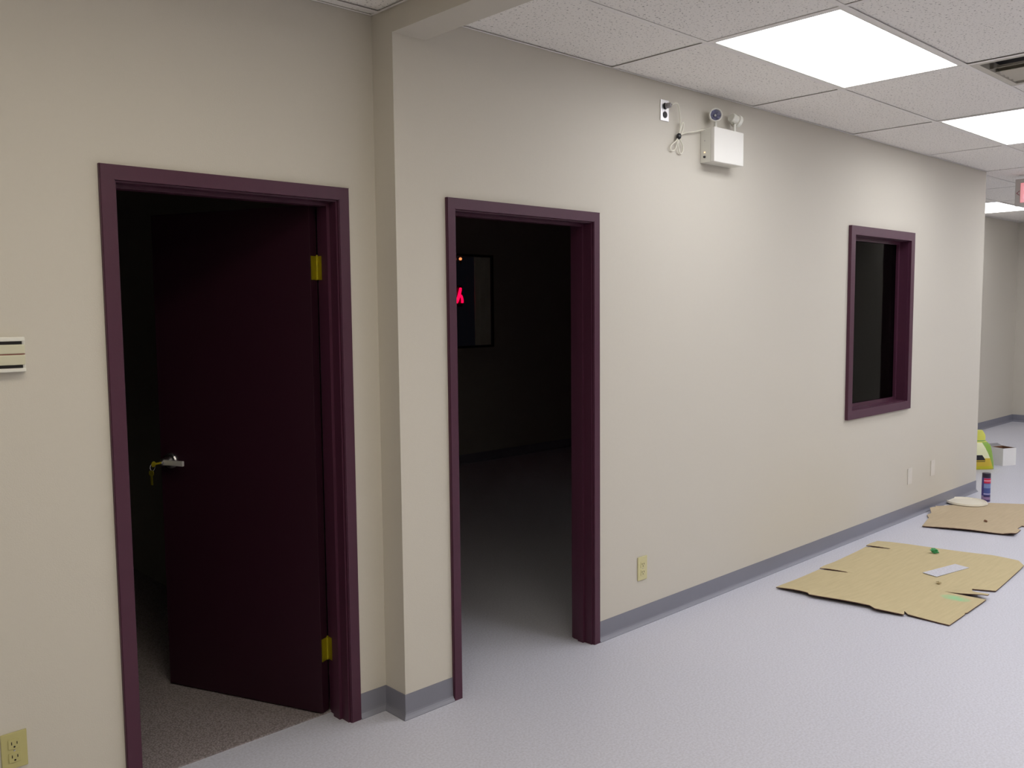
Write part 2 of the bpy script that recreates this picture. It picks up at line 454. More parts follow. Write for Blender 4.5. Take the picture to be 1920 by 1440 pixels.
def tile(x0, x1, y0, y1, lift):
    key = (round(x1 - x0, 3), round(y1 - y0, 3))
    if key not in tile_cache:
        w_, h_ = key; bm = B(); box(bm, -w_ / 2 + GAP, w_ / 2 - GAP, -h_ / 2 + GAP, h_ / 2 - GAP, 0, 0.015)
        me = bpy.data.meshes.new('ceiling_tile'); bmesh.ops.recalc_face_normals(bm, faces=bm.faces); bm.to_mesh(me); bm.free(); me.materials.append(M_TILE)
        tile_cache[key] = me
    o = bpy.data.objects.new('ceiling_tile', tile_cache[key]); COL.objects.link(o); o.parent = ceil
    o.location = ((x0 + x1) / 2, (y0 + y1) / 2, ZC + lift)
    o.rotation_euler = (random.uniform(-1, 1) * .0012, random.uniform(-1, 1) * .0012, 0)
for (rx0, rx1, ry0, ry1, sh) in REG:
    for ix in range(-5, 9):
        for iy in range(-13, 5):
            x0, x1 = max(rx0, xl[ix + 5] + sh), min(rx1, xl[ix + 5] + sh + PX)
            y0, y1 = max(ry0, GY + PY * iy), min(ry1, GY + PY * (iy + 1))
            if x1 - x0 < .03 or y1 - y0 < .03: continue
            if (ix, iy) in LAMPCELLS: continue
            if (ix, iy) == (1, -2): x0 = VENT_X[1]
            tile(x0, x1, y0, y1, 0.0025 + random.random() * .0035)
    # grid bars: mains along Y, cross bars along X, each a part of the ceiling
    for gx in [v + sh for v in xl]:
        if rx0 + .03 < gx < rx1 - .03:
            one_box('grid_bar', M_BAR, ceil, gx - .012, gx + .012, ry0 + .002, ry1 - .002, ZC, ZC + .0016)
    for gy in yl:
        if ry0 + .03 < gy < ry1 - .03:
            one_box('grid_bar', M_BAR, ceil, rx0 + .002, rx1 - .002, gy - .012, gy + .012, ZC - .0003, ZC + .0013)
one_box('grid_bar', M_BAR, ceil, VENT_X[1] - .012, VENT_X[1] + .012, GY - 2 * PY, GY - PY, ZC, ZC + .0016)
# wall angles with the shadow joint that shows as a dark line
def angle(name, x0, x1, y0, y1): return struct(one_box(name, M_BAR, None, x0, x1, y0, y1, ZC - .0006, ZC + .0012), 'white wall angle carrying the ceiling tiles')
angle('trim_1', BX + .003, L, -.012, -.0030)
angle('trim_2', XL, -.004, D - .013, D - .0045)
angle('trim_3', -.013, -.003, YB, D - .013)
angle('trim_4', L, XF, YF - .024, YF - .003)
angle('trim_5', XF - .024, XF - .003, YB, YF - .024)

# ceiling lights
def make_light(ix, iy, label, lens, group):
    x0, y0 = GX + PX * ix + (SHL if ix < 0 else 0), GY + PY * iy
    t = thing('ceiling_light', label, 'light', (x0 + PX / 2, y0 + PY / 2, ZC), group)
    a, b = PX / 2 - .0125, PY / 2 - .0125
    bm = B()
    m = .014
    box(bm, -a, a, -b, -b + m, .001, .03); box(bm, -a, a, b - m, b, .001, .03)
    box(bm, -a, -a + m, -b + m, b - m, .001, .03); box(bm, a - m, a, -b + m, b - m, .001, .03)
    box(bm, -a, a, -b, b, .03, .07)
    link('frame', bm, M_WHITE, t)
    one_box('diffuser', lens, t, -a + m, a - m, -b + m, b - m, .004, .0295)
    return t
make_light(0, -1, 'large lit ceiling panel nearest the camera, above the emergency light', M_LENS, 'fluorescent ceiling panels')
make_light(2, -1, 'lit ceiling panel second in the row, cut by the right edge', M_LENS, 'fluorescent ceiling panels')
make_light(6, 2, 'small far lit ceiling panel partly behind the end of the long wall', M_LENS, 'fluorescent ceiling panels')
OUT = [((4, -1), 'lit ceiling panel just outside the frame, third along the long wall', M_LENS), ((8, -1), 'lit ceiling panel at the far end, outside the frame', M_LENS),
       ((-2, -2), 'warm ceiling panel left of the beam, nearer the left wall', M_LENSL), ((-2, -5), 'warm ceiling panel left of the beam, behind the camera', M_LENSL2), ((-2, -8), 'warm ceiling panel left of the beam, near the rear wall', M_LENSL2)]
ORD = ['first', 'second', 'third', 'fourth', 'fifth']
for i in range(5):
    OUT.append(((2 * i, -4), 'lit ceiling panel in the middle row outside the frame, %s from the beam' % ORD[i], M_LENSB))
    OUT.append(((2 * i, -8), 'lit ceiling panel in the rear row outside the frame, %s from the beam' % ORD[i], M_LENSC))
for (c, lab, ln) in OUT: make_light(c[0], c[1], lab, ln, 'fluorescent ceiling panels')

# air register: blades run across the hall, the near ones open towards the camera, the far ones turned the other way
def make_vent():
    cx, cy = VENT_X[0] + PY / 2, GY - 1.5 * PY
    t = thing('air_diffuser', 'square metal air diffuser with dark louvre slots beside the big ceiling light', 'vent', (cx, cy, ZC))
    h = PY / 2 - .0125; q = h - .032
    bm = B()
    box(bm, -h, h, -h, -q, .001, .004); box(bm, -h, h, q, h, .001, .004)
    box(bm, -h, -q, -q, q, .001, .004); box(bm, q, h, -q, q, .001, .004)
    link('face_frame', bm, M_ROOFMETAL, t)
    bm = B()
    box(bm, -q - .002, q + .002, -q - .002, -q, .004, .05); box(bm, -q - .002, q + .002, q, q + .002, .004, .05)
    box(bm, -q - .002, -q, -q, q, .004, .05); box(bm, q, q + .002, -q, q, .004, .05)
    link('throat', bm, M_ROOFMETAL, t)
    for x0, dx, dz in ((-.122, .05, .013), (-.045, .05, .013), (.030, -.06, .034), (.092, -.06, .034), (.154, -.06, .034), (.216, -.06, .034)):
        ln = math.hypot(dx, dz); nx, nz = -dz / ln * .0025, dx / ln * .0025
        if nz < 0: nx, nz = -nx, -nz
        link('louvre', prism(B(), [(x0, .004), (x0 + dx, .004 + dz), (x0 + dx + nx, .004 + dz + nz), (x0 + nx, .004 + nz)], -q + .001, q - .001, 'y'), M_ROOFMETAL, t)
    one_box('duct_box', M_SLOT, t, -q, q, -q, q, .05, .07)
make_vent()

# ------------------------------------------------------------------ doorways and windows
def casing_parts(parent, x0, x1, ztop, wdt, y0, y1, m, zbot=0.0):
    for a, b, s in ((x0, x0 + wdt, 1), (x1, x1 - wdt, -1)):
        bm = prism(B(), [(a, zbot), (b, zbot), (b, ztop - wdt), (a, ztop)], y0, y1)
        es = [e for e in bm.edges if abs(e.verts[0].co.y - y0) < 1e-6 and abs(e.verts[1].co.y - y0) < 1e-6 and abs(e.verts[0].co.x - e.verts[1].co.x) < 1e-5]
        bmesh.ops.bevel(bm, geom=es, offset=.003, segments=2, affect='EDGES')
        link('casing', bm, m, parent)
    bm = prism(B(), [(x0, ztop), (x1, ztop), (x1 - wdt, ztop - wdt), (x0 + wdt, ztop - wdt)], y0, y1)
    link('head_casing', bm, m, parent)

def doorway(name, label, x0, x1, ztop, wdt, yf, yb, stop_y, prot=.014):
    t = struct_empty(name, (0, 0, 0), label)
    casing_parts(t, x0, x1, ztop, wdt, yf - prot, yf - .0005, M_PURPLE)
    casing_parts(t, x0, x1, ztop, wdt, yb + .0005, yb + prot, M_PURPLE)
    rv, th = .006, .02
    a, b, c = x0 + wdt + rv, x1 - wdt - rv, ztop - wdt - rv      # clear opening
    for (p, q) in ((a - th - .006, a), (b, b + th + .006)):
        one_box('jamb', M_PURPLE, t, p, q, yf - .001, yb + .001, 0, c)
    one_box('head_jamb', M_PURPLE, t, a - th - .006, b + th + .006, yf - .001, yb + .001, c, c + th + .004)
    s0, s1 = stop_y
    one_box('stop', M_PURPLE, t, a, a + .012, s0, s1, 0, c - .012)
    one_box('stop', M_PURPLE, t, b - .012, b, s0, s1, 0, c - .012)
    one_box('head_stop', M_PURPLE, t, a, b, s0, s1, c - .012, c)
    return t, a, b, c

door1, a1, b1, c1 = doorway('door_1', 'left doorway with plum frame, its plum door standing open into the dark room', DX0, DX1, DT, .047, D, D + LT, (.178, .222))
door2, a2, b2, c2 = doorway('door_2', 'middle doorway with plum frame and no door, opening on the dark vinyl floored room', EX0, EX1, ET, .044, 0.0, RT, (.045, .08))

# the door leaf: pivots on the room side of the right jamb, swung 65 degrees in
PIV = (b1 - .004, D + LT + .004)
ANG = math.radians(-66.3)
LW, LTH, LH = b1 - a1 - .005, .044, c1 - .016
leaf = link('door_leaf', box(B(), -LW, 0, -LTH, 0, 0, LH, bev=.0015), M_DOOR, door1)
leaf.location = (PIV[0], PIV[1], .012); leaf.rotation_euler = (0, 0, ANG)
# lever set (sub-part of the door): rose, lever, lock cylinder
def lever(side):
    bm = B()
    x, z = -LW + .060, .985
    y = -LTH if side < 0 else 0.0
    nrm = Vector((0, side, 0))
    lathe(bm, [(0, 0), (.034, 0), (.034, .008), (.030, .014), (.022, .018), (.018, .03), (.016, .052), (.012, .058), (0, .058)], 28, nrm, Vector((x, y, z)))
    yy = y + side * .052
    pts = [(x - .004, z - .009), (x + .118, z - .007), (x + .122, z), (x + .118, z + .006), (x - .004, z + .011)]
    lv = box(B(), x - .006, x + .112, yy - .006, yy + .006, z - .011, z + .011, bev=.003)
    lathe(bm, [(0, .058), (.009, .058), (.009, .066), (0, .066)], 16, nrm, Vector((x, y, z)))
    o = link('lock_rose', bm, M_CHROME, leaf)
    o = link('lever_handle', lv, M_LEVER_LIT, leaf); o['label'] = 'satin metal lever handle, tone brightened'
lever(-1); lever(1)
one_box('latch_plate', M_BRASS, leaf, -LW - .0008, -LW + .001, -LTH / 2 - .012, -LTH / 2 + .012, .955, 1.015)
# hinges belong to the frame: barrel, leaf on the jamb, leaf on the door edge
R65 = Matrix.Rotation(ANG, 3, 'Z')
for hz in (1.789, .269):
    h0, h1 = hz - .046, hz + .046
    bm = B()
    px, py = PIV[0], PIV[1]
    n5 = 5
    for i in range(n5):
        lathe(bm, [(0, 0), (.0052, 0), (.0052, (h1 - h0) / n5 - .0008), (0, (h1 - h0) / n5 - .0008)], 12, origin=Vector((px - .002, py - .004, h0 + i * (h1 - h0) / n5)))
    lathe(bm, [(0, 0), (.0042, 0), (.004, .004), (0, .006)], 12, origin=Vector((px - .002, py - .004, h1)))
    box(bm, b1 - .0035, b1 + .0004, py - .042, py - .004, h0, h1)
    s = B(); box(s, .0004, .0032, -.040, -.003, h0, h1)
    for v in s.verts: v.co = R65 @ v.co + Vector((px, py, 0))
    me = bpy.data.meshes.new('t'); s.to_mesh(me); s.free(); bm.from_mesh(me); bpy.data.meshes.remove(me)
    o = link('hinge', bm, M_BRASS, door1); o['label'] = 'brass butt hinge'

# keys hanging in the lock: lock cylinder sits on the corridor face of the lever
def door_pt(x, y, z):
    v = R65 @ Vector((x, y, 0)); return Vector((PIV[0] + v.x, PIV[1] + v.y, z + .012))
kx, kz = -LW + .060, .985
K = thing('key_ring', 'brass keys hanging from the lever lock of the open plum door', 'keys', door_pt(kx, -LTH - .07, kz))
def kbm(build):
    s = B(); build(s)
    q = R65
    for v in s.verts: v.co = q @ v.co
    return s
def key_shape(s, horizontal):
    if horizontal:   # blade in the lock, bow sticking out
        box(s, -.0012, .0012, -.022, .005, -.004, .004)
        lathe(s, [(0, -.0012), (.012, -.0012), (.012, .0012), (0, .0012)], 16, Vector((1, 0, 0)), Vector((0, -.032, 0)))
    else:
        lathe(s, [(0, -.0012), (.013, -.0012), (.013, .0012), (0, .0012)], 16, Vector((0, 1, 0)), Vector((0, -.045, -.035)))
        box(s, -.0045, .0045, -.0462, -.0438, -.085, -.045)
        for i in range(3): box(s, .0045, .0062, -.0462, -.0438, -.082 + i * .011, -.077 + i * .011)
link('key', kbm(lambda s: key_shape(s, True)), M_BRASS, K)
link('key', kbm(lambda s: key_shape(s, False)), M_BRASS, K)
s = B(); tube(s, [(0, -.038 + .013 * math.sin(t), -.012 + .014 * math.cos(t)) for t in [i * math.pi / 8 for i in range(17)]], .0011, 6, 2)
for v in s.verts: v.co = R65 @ v.co
link('ring', s, M_CHROME, K)

# interior window in the long wall
def window1():
    t = struct_empty('window_1', (0, 0, 0), 'tall plum framed interior window onto the dark room, near the end of the long wall')
    wd, pr = .060, .022
    for a, b in ((WX0, WX0 + wd), (WX1, WX1 - wd)):
        bm = prism(B(), [(a, WZ0), (b, WZ0 + wd), (b, WZ1 - wd), (a, WZ1)], -pr, -.0005)
        link('casing', bm, M_PURPLE, t)
    link('casing', prism(B(), [(WX0, WZ1), (WX1, WZ1), (WX1 - wd, WZ1 - wd), (WX0 + wd, WZ1 - wd)], -pr, -.0005), M_PURPLE, t)
    link('casing', prism(B(), [(WX0, WZ0), (WX1, WZ0), (WX1 - wd, WZ0 + wd), (WX0 + wd, WZ0 + wd)], -pr, -.0005), M_PURPLE, t)
    a, b, c, d = WX0 + wd + .004, WX1 - wd - .004, WZ0 + wd + .004, WZ1 - wd - .004
    th = .02
    one_box('jamb', M_PURPLE, t, a - th, a, -.001, RT, c, d); one_box('jamb', M_PURPLE, t, b, b + th, -.001, RT, c, d)
    one_box('head_jamb', M_PURPLE, t, a - th, b + th, -.001, RT, d, d + th); one_box('sill', M_PURPLE, t, a - th, b + th, -.001, RT, c - th, c)
    bm = B(); s = .022
    box(bm, a, a + s, .062, .080, c, d); box(bm, b - s, b, .062, .080, c, d); box(bm, a + s, b - s, .062, .080, d - s, d); box(bm, a + s, b - s, .062, .080, c, c + s)
    link('glazing_stop', bm, M_PURPLE, t)
    one_box('pane', M_GLASSDARK, t, a + .002, b - .002, .082, .088, c + .002, d - .002)
    bm = B()
    box(bm, a, a + s, .090, .105, c, d); box(bm, b - s, b, .090, .105, c, d); box(bm, a + s, b - s, .090, .105, d - s, d); box(bm, a + s, b - s, .090, .105, c, c + s)
    link('glazing_stop', bm, M_PURPLE, t)
window1()

# outside window of the dark room with a neon tube in it
def window2():
    t = struct_empty('window_2', (0, 0, 0), 'dark outside window seen through the middle doorway, a pale blind stacked at its right')
    f = .022; y0, y1 = 4.312, 4.40
    one_box('frame', M_WINFRAME, t, NX0, NX0 + f, y0, y1, NZ0, NZ1); one_box('frame', M_WINFRAME, t, NX1 - f, NX1, y0, y1, NZ0, NZ1)
    one_box('frame', M_WINFRAME, t, NX0 + f, NX1 - f, y0, y1, NZ1 - f, NZ1); one_box('frame', M_WINFRAME, t, NX0 + f, NX1 - f, y0, y1, NZ0, NZ0 + f)
    one_box('pane', M_GLASS, t, NX0 + f, NX1 - f, 4.385, 4.391, NZ0 + f, NZ1 - f)
    for i in range(6):
        x = 4.135 + i * .0375
        o = link('blind_slat', box(B(), x, x + .039, 4.318 + .003 * (i % 2), 4.322 + .003 * (i % 2), NZ0 + f + .004, NZ1 - f - .004), M_BLIND, t)
window2()
n = thing('neon_sign', 'red neon script lettering glowing in the dark window beyond the middle doorway', 'sign', (3.93, 4.345, 1.72))
tb = B(); tube(tb, [(-.02, 0, -.020), (.006, -.0, .03), (.03, 0, .10), (.034, 0, .135)], .013, 8)
tube(tb, [(-.028, 0, -.012), (.0, 0, .04), (.03, 0, .12)], .012, 8)
tube(tb, [(.012, 0, .055), (.042, 0, .05), (.056, 0, .01), (.056, 0, -.022)], .013, 8)
tube(tb, [(-.12, 0, .03), (-.09, 0, .012), (-.062, 0, .033), (-.04, 0, .024)], .009, 8)
link('tube', tb, M_NEON, n)
one_box('backing', M_BLACK, n, -.25, .07, .016, .022, -.06, .16)
n = thing('indicator_lamp', 'tiny amber lamp glowing at the top of the dark window', 'lamp', (3.968, 4.345, 2.155))
link('bulb', lathe(B(), [(0, -.016), (.012, -.012), (.017, 0), (.012, .012), (0, .016)], 14), M_AMBER, n, smooth=True)
link('socket', lathe(B(), [(0, -.055), (.009, -.055), (.010, -.014), (0, -.014)], 12), M_BOXIN, n)

# ------------------------------------------------------------------ fittings on the walls
def outlet_plate(t, w_, h_, m, th=.006):
    link('plate', box(B(), -w_ / 2, w_ / 2, -th, -.0005, -h_ / 2, h_ / 2, bev=.0018), m, t)

t = thing('wall_outlet', 'steel duplex outlet with black sockets, high on the wall under the ceiling', 'outlet', (1.6655, 0, 2.611))
outlet_plate(t, .066, .104, M_STEEL)
for z in (.021, -.021):
    bm = lathe(B(), [(0, .006), (.0165, .006), (.0165, .0085), (.015, .0095), (0, .0095)], 20, Vector((0, -1, 0)), Vector((0, 0, z)))
    o = link('socket', bm, M_BLACK, t)
    s = B()
    for dx in (-.006, .006): box(s, dx - .001, dx + .001, -.0102, -.009, z, z + .008)
    lathe(s, [(0, .009), (.0024, .009), (.0024, .0102), (0, .0102)], 10, Vector((0, -1, 0)), Vector((0, 0, z - .007)))
    link('slot', s, M_SLOT, t)
link('screw', lathe(B(), [(0, .005), (.003, .005), (.0026, .0072), (0, .0072)], 10, Vector((0, -1, 0))), M_CHROME, t)

# emergency light
t = thing('emergency_light', 'white twin head emergency light box mounted high on the long wall', 'emergency light', (2.118, 0, 2.385))
link('housing', box(B(), -.137, .137, -.066, -.0005, 0, .176, bev=.003), M_OFFWHITE, t)
link('front_cover', box(B(), -.1385, .1385, -.089, -.0665, -.001, .177, bev=.004), M_WHITE, t)
s = B(); lathe(s, [(0, 0), (.0035, 0), (.003, .004), (0, .005)], 12, Vector((-1, 0, 0)), Vector((-.137, -.028, .052))); link('indicator', s, M_LED, t)
s = B(); lathe(s, [(0, 0), (.006, 0), (.006, .006), (.004, .009), (0, .009)], 12, Vector((-1, 0, 0)), Vector((-.137, -.028, .028))); link('test_button', s, M_BLACK, t)
s = B(); lathe(s, [(0, 0), (.003, 0), (.003, .002), (0, .002)], 10, Vector((-1, 0, 0)), Vector((-.137, -.028, .112))); link('screw', s, M_CHROME, t)
def head(px, aim, zc, label):
    ax = Vector(aim).normalized(); c = Vector((px, -.05, zc))
    s = lathe(B(), [(0, -.042), (.021, -.042), (.0245, -.038), (.0255, -.006), (.0265, -.003), (.0345, -.001), (.0355, .018), (.033, .022), (.0285, .0195), (.0285, .016)], 28, ax, c)
    o = link('lamp_head', s, M_OFFWHITE, t, smooth=False); o['label'] = label
    r = lathe(B(), [(.0285, .0165), (.020, .008), (.010, -.002), (.004, -.004), (0, -.004)], 8, ax, c); link('reflector', r, M_REFLECT, o)
    b = lathe(B(), [(0, -.004), (.005, -.003), (.006, .004), (.004, .010), (0, .012)], 12, ax, c); link('bulb', b, M_OFFWHITE, o)
    n_ = lathe(B(), [(.014, .1765), (.014, .184), (.008, .188), (.008, zc - .022), (.0, zc - .022)], 16, Vector((0, 0, 1)), Vector((px + (.004 if px < 0 else -.012), -.05, 0))); link('stem', n_, M_OFFWHITE, t)
head(-.078, (-.68, -.73, -.05), .247, 'lamp head facing the camera')
head(.120, (.93, -.10, -.34), .247, 'lamp head turned away to the right')

# its cord, tied in a bundle
t = thing('power_cord', 'tied white power cord from the steel outlet to the emergency light', 'cord', (1.766, 0, 2.494))
O = Vector((1.766, 0, 2.494))
def rel(p): return tuple(Vector(p) - O)
s = lathe(B(), [(0, .0), (.013, .0), (.014, .012), (.012, .026), (.006, .03), (0, .03)], 16, Vector((.35, -.93, .12)), Vector(rel((1.6655, -.0105, 2.632))))
link('plug', s, M_GREYPLUG, t)
s = B()
tube(s, [rel(p) for p in [(1.676, -.041, 2.636), (1.70, -.046, 2.646), (1.728, -.04, 2.643), (1.752, -.032, 2.612), (1.768, -.026, 2.57), (1.771, -.022, 2.535), (1.766, -.018, 2.494)]], .0034, 8)
tube(s, [rel(p) for p in [(1.766, -.018, 2.494), (1.745, -.016, 2.468), (1.714, -.014, 2.449), (1.703, -.012, 2.431), (1.715, -.012, 2.419), (1.738, -.013, 2.425), (1.755, -.014, 2.452), (1.766, -.016, 2.494)]], .0034, 8)
tube(s, [rel(p) for p in [(1.766, -.018, 2.494), (1.764, -.016, 2.455), (1.772, -.014, 2.424), (1.792, -.012, 2.411), (1.809, -.012, 2.425), (1.806, -.014, 2.452), (1.785, -.015, 2.475), (1.768, -.017, 2.494)]], .0034, 8)
tube(s, [rel(p) for p in [(1.766, -.02, 2.494), (1.776, -.022, 2.535), (1.786, -.022, 2.560), (1.797, -.022, 2.566), (1.801, -.021, 2.548), (1.79, -.02, 2.515), (1.770, -.018, 2.494)]], .0034, 8)
tube(s, [rel(p) for p in [(1.766, -.02, 2.494), (1.79, -.02, 2.508), (1.83, -.02, 2.521), (1.88, -.024, 2.530), (1.94, -.03, 2.545), (1.977, -.03, 2.552)]], .0034, 8)
link('cable', s, M_CORD, t, smooth=True)
s = lathe(B(), [(0, -.016), (.007, -.015), (.013, -.006), (.0135, .005), (.008, .014), (0, .016)], 10, Vector((.3, 0, 1)), Vector((0, -.018, 0)))
link('cable_tie', s, M_BLACK, t)

# low outlet on the long wall
def duplex(t, m, w_=.074, h_=.122):
    outlet_plate(t, w_, h_, m)
    for z in (.0205, -.0205):
        s = box(B(), -.0165, .0165, -.0085, -.0055, z - .0145, z + .0145, bev=.0012); link('socket', s, m, t)
        s = B()
        box(s, -.0085, -.0062, -.0092, -.008, z - .001, z + .008); box(s, .0062, .0085, -.0092, -.008, z - .001, z + .007)
        lathe(s, [(0, .008), (.0028, .008), (.0028, .0092), (0, .0092)], 10, Vector((0, -1, 0)), Vector((0, 0, z - .008)))
        link('slot', s, M_SLOT, t)
    link('screw', lathe(B(), [(0, .005), (.003, .005), (.0026, .0072), (0, .0072)], 10, Vector((0, -1, 0))), M_CHROME, t)
t = thing('wall_outlet', 'ivory duplex outlet low on the long wall, just right of the middle doorway', 'outlet', (1.4975, 0, .298)); duplex(t, M_IVORY)
t = thing('wall_outlet', 'yellowed ivory outlet plate low at the left edge, left of the left doorway', 'outlet', (-1.3555, D, .312)); duplex(t, M_IVORY2, .071, .112)
for x, z, lab in ((4.7525, .3285, 'blank pale wall plate below the window, nearer the camera'), (5.1865, .336, 'blank pale wall plate right of the window, nearer the wall end')):
    t = thing('blank_plate', lab, 'wall plate', (x, 0, z), 'blank plates below the window')
    link('plate', box(B(), -.037, .037, -.006, -.0005, -.061, .061, bev=.0018), M_PLATE, t)
    for dz in (-.042, .042): link('screw', lathe(B(), [(0, .005), (.003, .005), (.0026, .0072), (0, .0072)], 10, Vector((0, -1, 0)), Vector((0, 0, dz))), M_PLATE, t)

# thermostat at the left edge
t = thing('thermostat', 'cream slotted thermostat on the wall at the left edge', 'thermostat', (-1.335, D, 1.503))
link('base', box(B(), -.068, .068, -.010, -.0005, -.052, .052, bev=.002), M_OFFWHITE, t)
link('cover', box(B(), -.062, .062, -.034, -.010, .003, .030, bev=.003), M_CREAM, t)
link('cover', box(B(), -.062, .062, -.034, -.010, -.030, -.0005, bev=.003), M_CREAM, t)
link('lip', box(B(), -.063, .063, -.032, -.010, .0395, .050, bev=.002), M_OFFWHITE, t)
link('lip', box(B(), -.063, .063, -.032, -.010, -.050, -.0395, bev=.002), M_OFFWHITE, t)
link('core', box(B(), -.056, .056, -.026, -.010, -.041, .041), M_SLOT, t)
link('seam', box(B(), -.062, .062, -.031, -.026, .0, .003), mat('red_seam', rgb(140, 84, 74), .6), t)

# ------------------------------------------------------------------ exit sign
t = thing('exit_sign', 'white exit sign with glowing red letters hanging under the ceiling at the right edge', 'sign', (6.60, -.29, 2.485))
link('housing', box(B(), .0, .05, -.205, .205, 0, .232, bev=.004), mat('sign_housing', rgb(190, 185, 180), .5), t)
one_box('canopy', M_BAR, t, .008, .042, -.08, .08, .232, .262)
def letter_boxes(bars, y0, wd, mi):
    s = B()
    for (u0, u1, v0, v1) in bars: box(s, -.004, .0, y0 - u1 * wd, y0 - u0 * wd, .028 + v0 * .168, .028 + v1 * .168)
    return s
Y0 = .160
E_ = [(0, .30, 0, 1), (.30, 1, 0, .17), (.30, 1, .415, .585), (.30, 1, .83, 1)]
link('letter_e', letter_boxes(E_, Y0, .07, 0), M_RED, t)
one_box('letter_glow', M_PINK, t, -.0015, 0, Y0 - .07, Y0 - .02, .0566, .0977)
one_box('letter_glow', M_PINK, t, -.0015, 0, Y0 - .07, Y0 - .02, .1263, .1674)
s = B(); y = Y0 - .088
for sgn in (1, -1):
    prism(s, [(y, .028 if sgn > 0 else .196), (y - .02, .028 if sgn > 0 else .196), (y - .07, .196 if sgn > 0 else .028), (y - .05, .196 if sgn > 0 else .028)], -.004 if sgn > 0 else -.0042, 0, 'x')
link('letter_x', s, M_RED, t)
link('letter_i', letter_boxes([(0, 1, 0, 1)], Y0 - .176, .021, 0), M_RED, t)
link('letter_t', letter_boxes([(0, 1, .83, 1), (.35, .65, 0, .83)], Y0 - .215, .07, 0), M_RED, t)
for s_, y_ in ((1, .196), (-1, -.196)):
    s = B()
    prism(s, [(y_, .111), (y_ - s_ * .028, .134), (y_ - s_ * .028, .126), (y_ - s_ * .010, .111)], -.0012, 0, 'x')
    prism(s, [(y_, .111), (y_ - s_ * .010, .111), (y_ - s_ * .028, .096), (y_ - s_ * .028, .088)], -.0012, 0, 'x')
    link('chevron', s, M_CHEV, t)

# ------------------------------------------------------------------ things on the floor
TH = .0045
def sheet(poly, zf, cell=.05):
    bm = B()
    bm.faces.new([bm.verts.new((x, y, 0)) for x, y in poly])
    xs = [p[0] for p in poly]; ys = [p[1] for p in poly]
    for lo, hi, nrm, mk in ((min(xs), max(xs), (1, 0, 0), lambda v: (v, 0, 0)), (min(ys), max(ys), (0, 1, 0), lambda v: (0, v, 0))):
        v = lo + cell * .6
        while v < hi:
            bmesh.ops.bisect_plane(bm, geom=bm.verts[:] + bm.edges[:] + bm.faces[:], plane_co=mk(v), plane_no=nrm, dist=1e-6); v += cell
    bmesh.ops.triangulate(bm, faces=bm.faces[:])
    bm.verts.ensure_lookup_table(); bm.edges.ensure_lookup_table()
    border = [e for e in bm.edges if e.is_boundary]
    top = list(bm.verts)
    z = {v: zf(v.co.x, v.co.y) for v in top}
    faces = list(bm.faces)
    low = {v: bm.verts.new((v.co.x, v.co.y, z[v])) for v in top}
    for v in top: v.co.z = z[v] + TH
    for f in faces: g = bm.faces.new([low[v] for v in reversed(f.verts)]); g.material_index = 1
    for e in border:
        a, b = e.verts; g = bm.faces.new((a, b, low[b], low[a])); g.material_index = 1
    return bm

def g2(x, y, cx, cy, rx, ry): return math.exp(-((x - cx) / rx) ** 2 - ((y - cy) / ry) ** 2)
def side(x, y, ax, ay, bx, by): return (bx - ax) * (y - ay) - (by - ay) * (x - ax)
def z1(x, y):
    z = .0015 + .003 * (1 + noise.noise((x * 3.1, y * 3.1, 2)))
    z += .016 * g2(x, y, 2.50, -.62, .16, .26)                                   # curling front edge
    z += .012 * g2(x, y, 2.56, -.30, .12, .10)
    if side(x, y, 3.714, -.155, 3.772, -.293) > 0: z += .010 * g2(x, y, 3.76, -.17, .10, .12)
    if side(x, y, 3.014, -.187, 3.064, -.342) > 0: z += .010 * g2(x, y, 3.07, -.22, .10, .12)
    if side(x, y, 3.1325, -1.102, 3.107, -.886) < 0: z += .022 * g2(x, y, 3.155, -1.10, .05, .14)   # torn tongue
    z += .010 * g2(x, y, 4.03, -.97, .12, .2)
    return z
POLY1 = [(2.505, -.182), (2.513, -.373), (2.494, -.392), (2.551, -.711), (2.522, -.752), (2.556, -.893), (2.612, -.872), (2.577, -.905), (2.579, -1.112),
         (2.80, -1.108), (2.815, -1.100), (2.83, -1.108), (3.053, -1.105), (3.123, -1.102), (3.107, -.886), (3.142, -1.104), (3.175, -1.10), (3.218, -.998), (3.266, -.98), (3.321, -1.087), (3.955, -1.040),
         (4.035, -.985), (4.064, -.822), (4.03, -.62), (3.979, -.312), (3.95, -.22), (3.908, -.142), (3.7165, -.152), (3.772, -.293), (3.7105, -.1525), (3.0165, -.183), (3.064, -.342), (3.0105, -.1835)]
o = link('cardboard_sheet', sheet(POLY1, z1), [M_CARD1, M_CARDEDGE]); tag(o, 'tan flattened cardboard with slits and a torn tongue, the nearer sheet on the floor', 'cardboard')
def z2(x, y):
    z = .0015 + .003 * (1 + noise.noise((x * 3.1, y * 3.1, 9)))
    z += .012 * g2(x, y, 4.6, -.5, .10, .25) + .03 * g2(x, y, 5.12, -.03, .14, .05) + .02 * g2(x, y, 4.73, -.75, .05, .05)
    return z
POLY2 = [(4.543, -.189), (4.60, -.37), (4.66, -.56), (4.72, -.761), (4.78, -.742), (4.93, -.728), (4.95, -.70), (5.06, -.695), (5.07, -.86), (6.02, -.80), (5.97, -.52), (5.859, -.468), (5.78, -.36), (5.709, -.259), (5.42, -.07),
         (5.34, -.035), (5.20, -.028), (5.15, -.05), (5.08, -.032), (5.00, -.075), (4.93, -.07), (4.85, -.115)]
o = link('cardboard_sheet', sheet(POLY2, z2), [M_CARD2, M_CARDEDGE]); tag(o, 'brown cardboard sheet farther along the wall, with the round lid on it', 'cardboard')
